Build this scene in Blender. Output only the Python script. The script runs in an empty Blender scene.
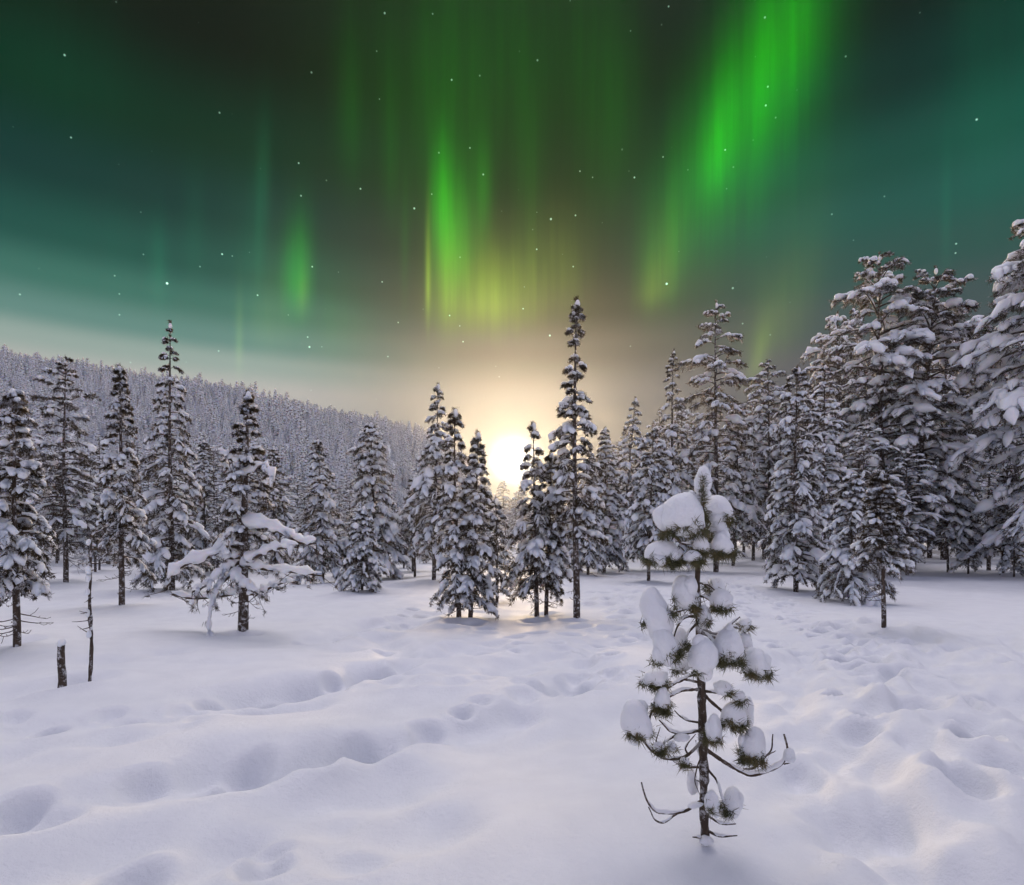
import bpy, math, random
import numpy as np

C = bpy.context.scene
COL = C.collection
R = math.radians
F, CX, HY, CAMZ = 600.0, 512.0, 535.0, 1.6      # focal length in pixels, principal column, horizon row, eye height

# ------------------------------------------------------------------ camera
cam = bpy.data.objects.new('camera', bpy.data.cameras.new('camera'))
COL.objects.link(cam)
cam.location = (0, 0, CAMZ)
cam.rotation_euler = (R(90), 0, 0)
cam.data.sensor_width = 36
cam.data.lens = 36 * F / 1024
cam.data.shift_y = (HY - 442.5) / 1024
cam.data.clip_start = 0.05
cam.data.clip_end = 20000
C.camera = cam

# ------------------------------------------------------------------ world
SUN_AZ, SUN_EL = math.atan((513 - CX) / F), math.atan((HY - 460) / F)
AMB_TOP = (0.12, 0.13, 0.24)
FILL_LOBE = (3.65, 3.36, 3.40)            # broad glow added to the sky just over the view, to light the snow
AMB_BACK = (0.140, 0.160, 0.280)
AMB_FILL = (0.76, 0.61, 0.62)         # pink fill glow added low behind the viewer, brightens tree fronts and hill

world = bpy.data.worlds.new('World')
C.world = world
world.use_nodes = True
WT = world.node_tree
WT.nodes.clear()


class E:
    """tiny expression helper: wraps a float or a node socket"""
    tree = WT

    def __init__(s, v): s.v = v

    @staticmethod
    def op(o, *a, clamp=False):
        n = E.tree.nodes.new('ShaderNodeMath'); n.operation = o; n.use_clamp = clamp
        for i, x in enumerate(a):
            x = x.v if isinstance(x, E) else x
            if isinstance(x, (int, float)): n.inputs[i].default_value = x
            else: E.tree.links.new(x, n.inputs[i])
        return E(n.outputs[0])

    def __add__(s, o): return E.op('ADD', s, o)
    __radd__ = __add__
    def __sub__(s, o): return E.op('SUBTRACT', s, o)
    def __rsub__(s, o): return E.op('SUBTRACT', o, s)
    def __mul__(s, o): return E.op('MULTIPLY', s, o)
    __rmul__ = __mul__
    def __truediv__(s, o): return E.op('DIVIDE', s, o)
    def exp(s): return E.op('EXPONENT', s)
    def step(s, a, b):
        n = E.tree.nodes.new('ShaderNodeMapRange'); n.interpolation_type = 'SMOOTHSTEP'
        E.tree.links.new(s.v, n.inputs['Value'])
        n.inputs['From Min'].default_value = a; n.inputs['From Max'].default_value = b
        return E(n.outputs['Result'])


def vmul(tree, col, fac):
    n = tree.nodes.new('ShaderNodeVectorMath'); n.operation = 'SCALE'
    if isinstance(col, tuple): n.inputs[0].default_value = col[:3]
    else: tree.links.new(col, n.inputs[0])
    if isinstance(fac, E): tree.links.new(fac.v, n.inputs['Scale'])
    else: n.inputs['Scale'].default_value = fac
    return n.outputs[0]


def vadd(tree, a, b):
    n = tree.nodes.new('ShaderNodeVectorMath'); n.operation = 'ADD'
    for i, x in enumerate((a, b)):
        if isinstance(x, tuple): n.inputs[i].default_value = x
        else: tree.links.new(x, n.inputs[i])
    return n.outputs[0]


def vmix(tree, fac, a, b):
    n = tree.nodes.new('ShaderNodeMix'); n.data_type = 'RGBA'
    tree.links.new(fac.v, n.inputs[0])
    for i, x in ((6, a), (7, b)):
        if isinstance(x, tuple): n.inputs[i].default_value = (*x, 1)
        else: tree.links.new(x, n.inputs[i])
    return n.outputs[2]


def azel(px, py):
    az = math.atan((px - CX) / F)
    return math.degrees(az), math.degrees(math.atan((HY - py) / F * math.cos(az)))


def srgb(r, g, b):
    return tuple((c / 255 / 12.92) if c / 255 <= .04045 else ((c / 255 + .055) / 1.055) ** 2.4 for c in (r, g, b))


def build_world():
    T = WT
    tc = T.nodes.new('ShaderNodeTexCoord')
    sx = T.nodes.new('ShaderNodeSeparateXYZ')
    T.links.new(tc.outputs['Generated'], sx.inputs[0])
    x, y, z = (E(sx.outputs[i]) for i in range(3))
    az = E.op('ARCTAN2', x, y) * 57.29578
    el = E.op('ARCSINE', z) * 57.29578

    def ramp(px, stops):
        n = T.nodes.new('ShaderNodeValToRGB')
        T.links.new((el / 60.0).v, n.inputs[0])
        r = n.color_ramp; r.interpolation = 'EASE'
        st = sorted((max(0.0, azel(px, py)[1] / 60), col) for py, col in stops)
        while len(r.elements) < len(st): r.elements.new(0.5)
        for e, (p, c) in zip(r.elements, st):
            e.position = p; e.color = (*srgb(*c), 1)
        return n.outputs[0]
    left = ramp(130, [(0, (0, 18, 7)), (110, (0, 46, 30)), (190, (12, 56, 52)), (250, (28, 80, 72)), (290, (60, 112, 100)),
                      (325, (98, 138, 130)), (350, (150, 168, 161)), (380, (186, 184, 180)), (535, (200, 192, 188))])
    mid = ramp(512, [(0, (0, 28, 8)), (90, (3, 34, 12)), (170, (8, 38, 18)), (250, (30, 46, 32)), (310, (52, 55, 42)),
                     (350, (92, 89, 80)), (400, (128, 124, 120)), (535, (140, 134, 130))])
    right = ramp(880, [(0, (0, 26, 22)), (80, (3, 44, 40)), (160, (18, 74, 64)), (210, (30, 84, 76)), (260, (44, 82, 77)),
                       (310, (64, 82, 84)), (360, (86, 88, 96)), (535, (120, 112, 122))])
    base = vmix(T, az.step(azel(230, 300)[0], azel(500, 300)[0]), left, mid)
    base = vmix(T, az.step(azel(560, 300)[0], azel(860, 300)[0]), base, right)

    # aurora curtains: (px, py, sigma x, sigma down, sigma up, strength, hue, slant)
    G, Y, TL = (0.025, 1.0, 0.0), (0.58, 0.95, 0.05), (0.03, 0.8, 0.32)
    curtains = [
        (788, 40, 40, 85, 130, .20, G, .22), (748, 100, 36, 75, 95, .17, G, .25), (717, 155, 18, 40, 65, .20, G, .18),
        (700, 190, 42, 80, 100, .085, G, .2), (760, 140, 66, 100, 140, .07, G, .2),
        (657, 288, 17, 18, 55, .12, Y, .2), (668, 240, 28, 60, 90, .06, G, .15),
        (442, 205, 10, 55, 60, .26, G, .0), (457, 245, 15, 45, 65, .24, G, .05), (428, 285, 2.4, 30, 55, .28, Y, .0),
        (450, 300, 18, 32, 60, .17, Y, .0), (490, 304, 36, 26, 46, .24, Y, .0), (483, 190, 8, 50, 50, .09, G, .0),
        (445, 110, 42, 130, 130, .035, G, .0), (556, 278, 30, 36, 60, .075, Y, .0), (405, 240, 5, 60, 60, .03, G, 0),
        (297, 280, 14, 30, 52, .18, G, .05), (303, 295, 6, 20, 28, .07, Y, .05), (270, 325, 20, 24, 60, .055, Y, .1),
        (239, 345, 4, 24, 50, .07, Y, 0), (262, 195, 7, 80, 70, .04, TL, .04), (158, 268, 9, 34, 46, .045, TL, 0),
        (252, 250, 30, 60, 70, .03, TL, 0), (352, 115, 15, 60, 90, .03, G, 0),
        (505, 296, 50, 30, 55, .08, Y, .0), (440, 60, 110, 150, 110, .02, G, .0),
        (110, 250, 60, 60, 60, .012, TL, 0), (330, 330, 40, 30, 70, .03, G, 0), (620, 120, 26, 90, 90, .022, G, .1), (530, 170, 14, 80, 90, .03, G, 0), (390, 150, 10, 70, 90, .025, G, 0), (195, 235, 12, 50, 60, .022, TL, 0),
        (946, 215, 5, 60, 70, .035, TL, 0), (775, 330, 30, 30, 80, .075, Y, .3), (757, 362, 9, 22, 40, .09, Y, .3),
        (1000, 90, 60, 130, 200, .03, TL, 0), (600, 60, 30, 150, 120, .03, G, 0), (520, 40, 60, 130, 120, .025, G, 0),
        (60, 60, 70, 60, 120, .012, TL, 0),
    ]
    sums = {}
    for px, py, wx, dn, up, k, hue, sl in curtains:
        a0, e0 = azel(px, py)
        sa = abs(azel(px + wx, py)[0] - a0); sd = abs(azel(px, py + dn)[1] - e0); su = abs(azel(px, py - up)[1] - e0)
        de = el - e0
        da = (az - a0 - de * (sl * 1.0)) / sa
        lo = E.op('MINIMUM', de, 0.0) / sd
        hi = E.op('MAXIMUM', de, 0.0) / su
        g = (0.0 - (da * da + lo * lo + hi * hi)).exp() * k
        sums[hue] = g if hue not in sums else sums[hue] + g
    # fine vertical rays
    cb = T.nodes.new('ShaderNodeCombineXYZ')
    T.links.new((az * 0.55).v, cb.inputs[0]); T.links.new((el * 0.03).v, cb.inputs[1])
    nz = T.nodes.new('ShaderNodeTexNoise'); nz.inputs['Scale'].default_value = 1.0
    nz.inputs['Detail'].default_value = 4.0; nz.inputs['Roughness'].default_value = 0.6
    T.links.new(cb.outputs[0], nz.inputs['Vector'])
    rays = E(nz.outputs['Fac']).step(0.25, 0.78) * 0.55 + 0.72
    sky = base
    for hue, s in sums.items():
        sky = vadd(T, sky, vmul(T, hue, s * rays))

    # stars: tiny points scattered over the dome
    for sc, thr, rad, k in ((30.0, .45, .062, 1.6), (52.0, .42, .08, .8)):
        vo = T.nodes.new('ShaderNodeTexVoronoi'); vo.inputs['Scale'].default_value = sc
        T.links.new(tc.outputs['Generated'], vo.inputs['Vector'])
        sc_ = T.nodes.new('ShaderNodeSeparateColor'); T.links.new(vo.outputs['Color'], sc_.inputs[0])
        on = E(sc_.outputs[0]).step(thr, 1.0)
        d = (E(vo.outputs['Distance']) * -1.0).step(-rad, -rad * .35)
        fade = el.step(10, 20)
        sky = vadd(T, sky, vmul(T, (.62, 1.0, .82), on * d * fade * k))

    # low sun and its aureole
    sd_ = (math.sin(SUN_AZ) * math.cos(SUN_EL), math.cos(SUN_AZ) * math.cos(SUN_EL), math.sin(SUN_EL))
    ct = x * sd_[0] + y * sd_[1] + z * sd_[2]
    th = E.op('ARCCOSINE', E.op('MINIMUM', ct, 1.0)) * 57.29578
    core = (0.0 - (th / 1.3) * (th / 1.3)).exp() * 4.0
    sky = vadd(T, sky, vmul(T, (1.0, .95, .86), core))
    sky = vadd(T, sky, vmul(T, (1.0, .88, .66), (th / -3.0).exp() * GLOW1))
    sky = vadd(T, sky, vmul(T, (1.0, .80, .60), (th / -8.5).exp() * GLOW2))

    # the rest of the dome, beside, behind and far above the curtains
    ns = T.nodes.new('ShaderNodeTexSky'); ns.sky_type = 'NISHITA'; ns.sun_disc = False
    ns.sun_elevation = SUN_EL; ns.sun_rotation = SUN_AZ
    nish = vmul(T, ns.outputs[0], 0.05)
    side = E.op('ABSOLUTE', az).step(52, 110)
    high = el.step(42, 50)
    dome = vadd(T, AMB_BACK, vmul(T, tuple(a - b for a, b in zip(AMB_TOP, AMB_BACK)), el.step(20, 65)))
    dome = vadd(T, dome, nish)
    dome = vadd(T, dome, vmul(T, AMB_FILL, (el * -1.0).step(-34, -4) * E.op('ABSOLUTE', az).step(70, 130)))
    dome = vadd(T, dome, vmul(T, FILL_LOBE, el.step(42, 50) * (el * -1.0).step(-90, -58) * (E.op('ABSOLUTE', az) * -1.0).step(-110, -20)))
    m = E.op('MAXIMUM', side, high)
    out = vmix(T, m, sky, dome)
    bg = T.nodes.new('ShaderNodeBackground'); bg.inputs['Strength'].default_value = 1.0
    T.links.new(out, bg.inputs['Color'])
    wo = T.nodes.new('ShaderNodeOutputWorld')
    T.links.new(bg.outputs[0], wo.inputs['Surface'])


GLOW1, GLOW2 = 0.6, 0.0
build_world()
world.cycles.sampling_method = 'MANUAL'
world.cycles.sample_map_resolution = 512

sun = bpy.data.objects.new('sun', bpy.data.lights.new('sun', 'SUN'))
COL.objects.link(sun)
sun.data.energy = 5.0
sun.data.angle = R(14)
sun.data.color = (1.0, .74, .45)
sun.rotation_euler = (R(90) - SUN_EL, 0, math.pi - SUN_AZ)

vs = C.view_settings
vs.view_transform = 'Standard'; vs.look = 'None'; vs.exposure = 0; vs.gamma = 1; vs.use_curve_mapping = False
C.cycles.use_denoising = True
C.cycles.denoiser = 'OPENIMAGEDENOISE'
C.cycles.max_bounces = 6
C.cycles.diffuse_bounces = 4
C.cycles.volume_bounces = 0
C.cycles.use_adaptive_sampling = True
C.cycles.adaptive_threshold = 0.02
C.cycles.sample_clamp_indirect = 4

HAZE_DENSITY, HAZE_G = 0.00021, 0.89

# ------------------------------------------------------------------ materials


def mat(name):
    m = bpy.data.materials.new(name); m.use_nodes = True
    nt = m.node_tree
    b = nt.nodes['Principled BSDF']
    return m, nt, b


def noise_node(nt, scale, detail=4, rough=.55, vec=None):
    n = nt.nodes.new('ShaderNodeTexNoise'); n.inputs['Scale'].default_value = scale
    n.inputs['Detail'].default_value = detail; n.inputs['Roughness'].default_value = rough
    if vec is None:
        g = nt.nodes.new('ShaderNodeNewGeometry'); vec = g.outputs['Position']
    nt.links.new(vec, n.inputs['Vector'])
    return n.outputs['Fac']


def ramp_node(nt, fac, stops):
    n = nt.nodes.new('ShaderNodeValToRGB'); r = n.color_ramp
    while len(r.elements) < len(stops): r.elements.new(.5)
    for e, (p, c) in zip(r.elements, stops): e.position = p; e.color = (*c, 1)
    nt.links.new(fac, n.inputs[0])
    return n.outputs[0]


def bump(nt, b, h, strength, dist):
    n = nt.nodes.new('ShaderNodeBump'); n.inputs['Strength'].default_value = strength
    n.inputs['Distance'].default_value = dist
    nt.links.new(h, n.inputs['Height']); nt.links.new(n.outputs[0], b.inputs['Normal'])


def obj_coord(nt):
    return nt.nodes.new('ShaderNodeTexCoord').outputs['Object']


def snow_mat(name, fine, amp, sss=0):
    m, nt, b = mat(name)
    f = noise_node(nt, 3.0, 3)
    nt.links.new(ramp_node(nt, f, [(.3, (.80, .81, .85)), (.7, (.86, .87, .90))]), b.inputs['Base Color'])
    b.inputs['Roughness'].default_value = .65
    b.inputs['Specular IOR Level'].default_value = .25
    bump(nt, b, noise_node(nt, fine, 9, .72), .7, amp)
    if sss:
        b.inputs['Subsurface Weight'].default_value = sss
        b.inputs['Subsurface Radius'].default_value = (1.0, .8, .6)
        b.inputs['Subsurface Scale'].default_value = .14
    return m


M_GROUND = snow_mat('snow_ground', 22.0, .02)
M_SNOW = snow_mat('snow_clump', 16.0, .03, .8)

M_SNOW_NEAR = snow_mat('snow_clump_near', 60.0, .010, .22)
M_SNOW_NEAR.node_tree.nodes['Principled BSDF'].inputs['Subsurface Scale'].default_value = .025

M_BARK, nt, b = mat('pine_bark')
v = obj_coord(nt)
mp = nt.nodes.new('ShaderNodeMapping'); mp.inputs['Scale'].default_value = (1, 1, .28)
nt.links.new(v, mp.inputs[0])
f = noise_node(nt, 26, 6, .7, mp.outputs[0])
bark = ramp_node(nt, f, [(.3, (.022, .014, .010)), (.55, (.06, .04, .028)), (.8, (.12, .085, .06))])
f2 = noise_node(nt, 15.0, 6, .7, v)
rm = ramp_node(nt, f2, [(.52, (0, 0, 0)), (.66, (1, 1, 1))])
mx = nt.nodes.new('ShaderNodeMix'); mx.data_type = 'RGBA'
nt.links.new(rm, mx.inputs[0]); nt.links.new(bark, mx.inputs[6]); mx.inputs[7].default_value = (.72, .73, .77, 1)
nt.links.new(mx.outputs[2], b.inputs['Base Color'])
b.inputs['Roughness'].default_value = .9
bump(nt, b, f, .8, .02)

M_TWIG, nt, b = mat('twig_bark')
f = noise_node(nt, 9, 4, .6)
nt.links.new(ramp_node(nt, f, [(.3, (.03, .02, .014)), (.55, (.075, .05, .034)), (.62, (.25, .24, .24))]), b.inputs['Base Color'])
b.inputs['Roughness'].default_value = .9

M_NEEDLE, nt, b = mat('needles')
f = noise_node(nt, 1.6, 4, .6)
ndl = ramp_node(nt, f, [(.3, (.038, .029, .016)), (.5, (.064, .047, .026)), (.7, (.10, .070, .040))])
fr = ramp_node(nt, noise_node(nt, 9.0, 3, .7), [(.53, (0, 0, 0)), (.62, (1, 1, 1))])      # rime on part of the sprays
mx = nt.nodes.new('ShaderNodeMix'); mx.data_type = 'RGBA'
nt.links.new(fr, mx.inputs[0]); nt.links.new(ndl, mx.inputs[6]); mx.inputs[7].default_value = (.58, .58, .62, 1)
nt.links.new(mx.outputs[2], b.inputs['Base Color'])
b.inputs['Roughness'].default_value = .7


def leafy(nt, b, sock, k):
    """let some light through the thin needles"""
    tr = nt.nodes.new('ShaderNodeBsdfTranslucent'); nt.links.new(sock, tr.inputs['Color'])
    ad = nt.nodes.new('ShaderNodeMixShader'); ad.inputs[0].default_value = k
    nt.links.new(b.outputs[0], ad.inputs[1]); nt.links.new(tr.outputs[0], ad.inputs[2])
    nt.links.new(ad.outputs[0], nt.nodes['Material Output'].inputs['Surface'])


leafy(nt, b, mx.outputs[2], .6)

M_NEEDLE_NEAR, nt, b = mat('needles_green')
f = noise_node(nt, 14, 4, .6)
nt.links.new(ramp_node(nt, f, [(.3, (.04, .042, .014)), (.5, (.085, .08, .025)), (.7, (.17, .12, .05))]), b.inputs['Base Color'])
b.inputs['Roughness'].default_value = .6

# ------------------------------------------------------------------ geometry helpers


def unit(v):
    return v / np.maximum(np.linalg.norm(v, axis=-1, keepdims=True), 1e-9)


def wob(v, freq, seed=0.0):
    """smooth pseudo-noise vector field"""
    p = v * freq + seed
    x, y, z = p[..., 0], p[..., 1], p[..., 2]
    return np.stack([np.sin(1.7 * y + 1.3 * np.sin(1.1 * z + .7 * x)) + .5 * np.sin(3.1 * z + 2.3 * x),
                     np.sin(1.5 * z + 1.2 * np.sin(1.3 * x + .6 * y)) + .5 * np.sin(2.9 * x + 2.1 * y + 1),
                     np.sin(1.6 * x + 1.4 * np.sin(.9 * y + .8 * z)) + .5 * np.sin(3.3 * y + 1.9 * z + 2)], -1) * .5


class Geo:
    def __init__(s): s.v = []; s.f = []; s.n = 0

    def add(s, v, faces, m=0):
        v = np.asarray(v, float).reshape(-1, 3)
        s.f.append((np.asarray(faces, np.int64) + s.n, m))
        s.v.append(v); s.n += len(v)

    def tubes(s, P, Rr, M=6, zs=1.0, m=0, lump=None, lift=0.0):
        P = np.asarray(P, float); Rr = np.asarray(Rr, float)
        if P.ndim == 2: P = P[None]; Rr = Rr[None]
        N, K, _ = P.shape
        if N == 0: return
        T = unit(np.gradient(P, axis=1))
        mean = unit(T.mean(1, keepdims=True))
        up = np.where(np.abs(mean[..., 2:3]) > .92, np.array([1., 0, 0]), np.array([0., 0, 1.]))
        up = np.broadcast_to(up, T.shape)
        S = unit(np.cross(T, up)); U = np.cross(S, T)
        a = np.arange(M) * 2 * math.pi / M
        ring = P[:, :, None] + Rr[:, :, None, None] * (np.cos(a)[:, None] * S[:, :, None] + zs * (np.sin(a)[:, None] * U[:, :, None] + lift * np.array([0, 0, 1.])))
        V = ring.reshape(-1, 3)
        if lump: V = V + wob(V, lump[1], lump[2] if len(lump) > 2 else 0) * lump[0]
        i, j, k = np.meshgrid(np.arange(N), np.arange(K - 1), np.arange(M), indexing='ij')
        q = lambda jj, kk: (i * K + jj) * M + kk % M
        Fq = np.stack([q(j, k), q(j, k + 1), q(j + 1, k + 1), q(j + 1, k)], -1).reshape(-1, 4)
        s.add(V, Fq[:, ::-1], m)

    def blades(s, p, d, length, width, rng, m=0):
        """needles: one thin triangle each"""
        n = len(p)
        if n == 0: return
        side = unit(np.cross(d, unit(rng.normal(size=(n, 3)))))
        L = np.asarray(length).reshape(-1, 1); W = np.asarray(width).reshape(-1, 1)
        a = p - side * W * .5; b_ = p + side * W * .5
        c = p + d * L
        V = np.stack([a, b_, c], 1).reshape(-1, 3)
        s.add(V, np.arange(3 * n).reshape(-1, 3), m)

    def tufts(s, p, ax, k, length, width, rng, spread=.8, m=0):
        n = len(p)
        P = np.repeat(p, k, 0); A = np.repeat(ax, k, 0)
        d = unit(A * .7 + rng.normal(size=(n * k, 3)) * spread * .6)
        L = np.repeat(np.broadcast_to(length, (n,)), k) * rng.uniform(.6, 1.2, n * k)
        s.blades(P + rng.normal(size=P.shape) * L[:, None] * .22, d, L, np.repeat(np.broadcast_to(width, (n,)), k), rng, m)

    def arrays(s):
        return np.concatenate(s.v), s.f

    def mesh(s, name, mats, smooth=True):
        me = bpy.data.meshes.new(name)
        V = np.concatenate(s.v)
        me.vertices.add(len(V)); me.vertices.foreach_set('co', V.astype(np.float32).ravel())
        tot = np.concatenate([np.full(len(f), f.shape[1]) for f, _ in s.f])
        mi = np.concatenate([np.full(len(f), m) for f, m in s.f])
        L = np.concatenate([f.ravel() for f, _ in s.f])
        me.loops.add(len(L)); me.loops.foreach_set('vertex_index', L.astype(np.int32))
        me.polygons.add(len(tot))
        me.polygons.foreach_set('loop_start', np.concatenate([[0], np.cumsum(tot)[:-1]]).astype(np.int32))
        me.polygons.foreach_set('loop_total', tot.astype(np.int32))
        me.polygons.foreach_set('material_index', mi.astype(np.int32))
        me.polygons.foreach_set('use_smooth', np.full(len(tot), smooth))
        for m in (mats if isinstance(mats, (list, tuple)) else [mats]): me.materials.append(m)
        me.update(calc_edges=True)
        return me


def link(name, me, parent=None, loc=None):
    o = bpy.data.objects.new(name, me); COL.objects.link(o)
    if parent: o.parent = parent
    if loc is not None: o.location = loc
    return o


def thing(name, loc, label, cat, group=None, rotz=0):
    o = bpy.data.objects.new(name, None); COL.objects.link(o)
    o.location = loc; o.rotation_euler = (0, 0, rotz); o.empty_display_size = .2
    o['label'] = label; o['category'] = cat
    if group: o['group'] = group
    return o


def icosphere(sub):
    t = (1 + 5 ** .5) / 2
    v = [(-1, t, 0), (1, t, 0), (-1, -t, 0), (1, -t, 0), (0, -1, t), (0, 1, t), (0, -1, -t), (0, 1, -t), (t, 0, -1), (t, 0, 1), (-t, 0, -1), (-t, 0, 1)]
    f = [(0, 11, 5), (0, 5, 1), (0, 1, 7), (0, 7, 10), (0, 10, 11), (1, 5, 9), (5, 11, 4), (11, 10, 2), (10, 7, 6), (7, 1, 8),
         (3, 9, 4), (3, 4, 2), (3, 2, 6), (3, 6, 8), (3, 8, 9), (4, 9, 5), (2, 4, 11), (6, 2, 10), (8, 6, 7), (9, 8, 1)]
    v = [np.array(p) / np.linalg.norm(p) for p in v]
    for _ in range(sub):
        cache, nf = {}, []
        def mid(a, b):
            k = (min(a, b), max(a, b))
            if k not in cache:
                p = v[a] + v[b]; v.append(p / np.linalg.norm(p)); cache[k] = len(v) - 1
            return cache[k]
        for a, b, c in f:
            ab, bc, ca = mid(a, b), mid(b, c), mid(c, a)
            nf += [(a, ab, ca), (b, bc, ab), (c, ca, bc), (ab, bc, ca)]
        f = nf
    return np.array(v), np.array(f)


ICO = {k: icosphere(k) for k in (1, 2, 3)}

# ------------------------------------------------------------------ snow ground


def vnoise(x, y, seed=0):
    xi, yi = np.floor(x), np.floor(y)
    fx, fy = x - xi, y - yi
    fx, fy = fx * fx * fx * (fx * (fx * 6 - 15) + 10), fy * fy * fy * (fy * (fy * 6 - 15) + 10)
    def h(a, b_):
        n = (a.astype(np.int64) * 374761393 + b_.astype(np.int64) * 668265263 + seed * 974634533) & 0xffffffff
        n = ((n ^ (n >> 13)) * 1274126177) & 0xffffffff
        return ((n ^ (n >> 16)) & 0xffff) / 65535.0
    a, b_, c, d = h(xi, yi), h(xi + 1, yi), h(xi, yi + 1), h(xi + 1, yi + 1)
    return (a + (b_ - a) * fx) * (1 - fy) + (c + (d - c) * fx) * fy - .5


def ss(t, a, b_):
    t = np.clip((t - a) / (b_ - a), 0, 1)
    return t * t * (3 - 2 * t)


def gxy(px, py):
    Y = F * CAMZ / (py - HY)
    return (px - CX) / F * Y, Y


# hollows left by old tracks: (px0, py0, px1, py1, half width m, depth m)
HOLLOWS = [
    (0, 812, 235, 764, .24, .13), (255, 772, 345, 746, .17, .13), (362, 745, 520, 712, .16, .13), (520, 706, 600, 668, .16, .08),
    (215, 806, 280, 798, .16, .07), (265, 826, 330, 818, .14, .06), (130, 880, 220, 842, .17, .12), (0, 870, 95, 850, .25, .13),
    (0, 775, 40, 765, .2, .07), (345, 780, 385, 765, .17, .06), (340, 850, 430, 838, .22, .06), (330, 800, 420, 780, .2, .05),
    (120, 736, 175, 728, .18, .11), (30, 722, 130, 714, .2, .07), (165, 714, 235, 708, .2, .07), (0, 744, 70, 735, .22, .08),
    (210, 696, 290, 680, .2, .12), (255, 706, 310, 700, .18, .10), (265, 692, 370, 668, .22, .12), (345, 672, 400, 664, .18, .1),
    (0, 694, 60, 686, .25, .07), (100, 662, 160, 652, .22, .06), (0, 675, 40, 672, .3, .06),
    (310, 634, 370, 618, .3, .10), (345, 645, 366, 638, .25, .10), (380, 630, 400, 650, .22, .09), (400, 618, 440, 606, .3, .09),
    (365, 665, 380, 668, .2, .1), (440, 650, 480, 640, .25, .09), (478, 648, 500, 645, .2, .09), (500, 668, 550, 655, .22, .07),
    (560, 690, 600, 640, .2, .07), (590, 745, 640, 700, .2, .06), (470, 735, 560, 725, .25, .05),
    (770, 700, 900, 830, .12, .06), (900, 830, 960, 885, .2, .08), (800, 770, 850, 850, .12, .07),
]
# low swells of drifted snow: (px, py, radius x, radius y, height)
SWELLS = [(705, 835, .75, .55, .17), (560, 800, .9, .8, .07), (420, 880, .8, .5, .06), (840, 690, .8, 1.4, .10), (930, 740, .7, .9, .10),
          (640, 660, .9, .8, .10), (860, 625, 1.4, 1.2, .14), (985, 690, 1.0, 1.2, .12), (150, 790, .8, .3, .05), (760, 660, .5, .9, .1),
          (480, 690, 1.2, .6, .06), (300, 730, 1.2, .5, .06), (1000, 840, .5, .6, .08), (660, 600, 2.0, 2.0, .15)]
rngp = np.random.default_rng(11)
PRINTS = []
trail = [(1010, 790), (960, 735), (905, 690), (850, 650), (800, 618), (755, 598), (715, 580), (680, 570), (650, 562)]
for a, b_ in zip(trail[:-1], trail[1:]):
    A, B = np.array(gxy(*a)), np.array(gxy(*b_))
    n = int(np.linalg.norm(B - A) / .085)
    for t in rngp.random(n):
        p = A + (B - A) * t + rngp.normal(0, 1, 2) * np.array([.5, .35])
        PRINTS.append((*p, rngp.uniform(.08, .19), rngp.uniform(.05, .15)))
trail2 = [(640, 640), (610, 610), (625, 585), (660, 570)]
for a, b_ in zip(trail2[:-1], trail2[1:]):
    A, B = np.array(gxy(*a)), np.array(gxy(*b_))
    for t in rngp.random(int(np.linalg.norm(B - A) / .2)):
        p = A + (B - A) * t + rngp.normal(0, .7, 2)
        PRINTS.append((*p, rngp.uniform(.12, .25), rngp.uniform(.05, .1)))
for a, b_, c, d in ((0, 812, 345, 746), (362, 745, 600, 668), (0, 722, 235, 708), (210, 700, 400, 664), (310, 634, 440, 606), (440, 655, 560, 640), (560, 690, 640, 620), (130, 880, 430, 838)):
    A, B = np.array(gxy(a, b_)), np.array(gxy(c, d))
    L_ = np.linalg.norm(B - A); nrm = np.array([-(B - A)[1], (B - A)[0]]) / L_
    for k, t in enumerate(np.arange(0, L_, .36)):
        p = A + (B - A) * (t / L_) + nrm * ((-1) ** k * .13 + rngp.normal() * .07) + (B - A) / L_ * rngp.normal() * .08
        PRINTS.append((*p, rngp.uniform(.09, .16), rngp.uniform(.05, .13)))
for t_ in ((18, 647), (66, 582), (123, 606), (172, 590), (243, 631), (322, 583), (362, 591), (459, 618), (470, 619), (537, 617), (577, 619), (648, 581), (796, 591), (852, 602), (884, 628), (89, 684), (62, 688)):
    PRINTS.append((*gxy(*t_), .26, .09))                  # the hollow the snow leaves round a trunk
for _ in range(70):
    p = gxy(rngp.uniform(380, 640), rngp.uniform(600, 690))
    PRINTS.append((*p, rngp.uniform(.12, .22), rngp.uniform(.02, .06)))
HOL = [(*gxy(a, b_), *gxy(c, d), w, h) for a, b_, c, d, w, h in HOLLOWS]
SWL = [(*gxy(a, b_), rx, ry, h) for a, b_, rx, ry, h in SWELLS]

RIDGE_X = [-600, -130, -101, -61, -42, -17, -8.5, -2.5, 6, 30, 3000]
RIDGE_Z = [44, 40, 35, 28.5, 24.6, 19, 13, 4, 1, 0, 0]


def hill(x, y):
    crest = np.interp(x, RIDGE_X, RIDGE_Z)
    return crest * ss(y, 26, 118) ** 1.1


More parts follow.
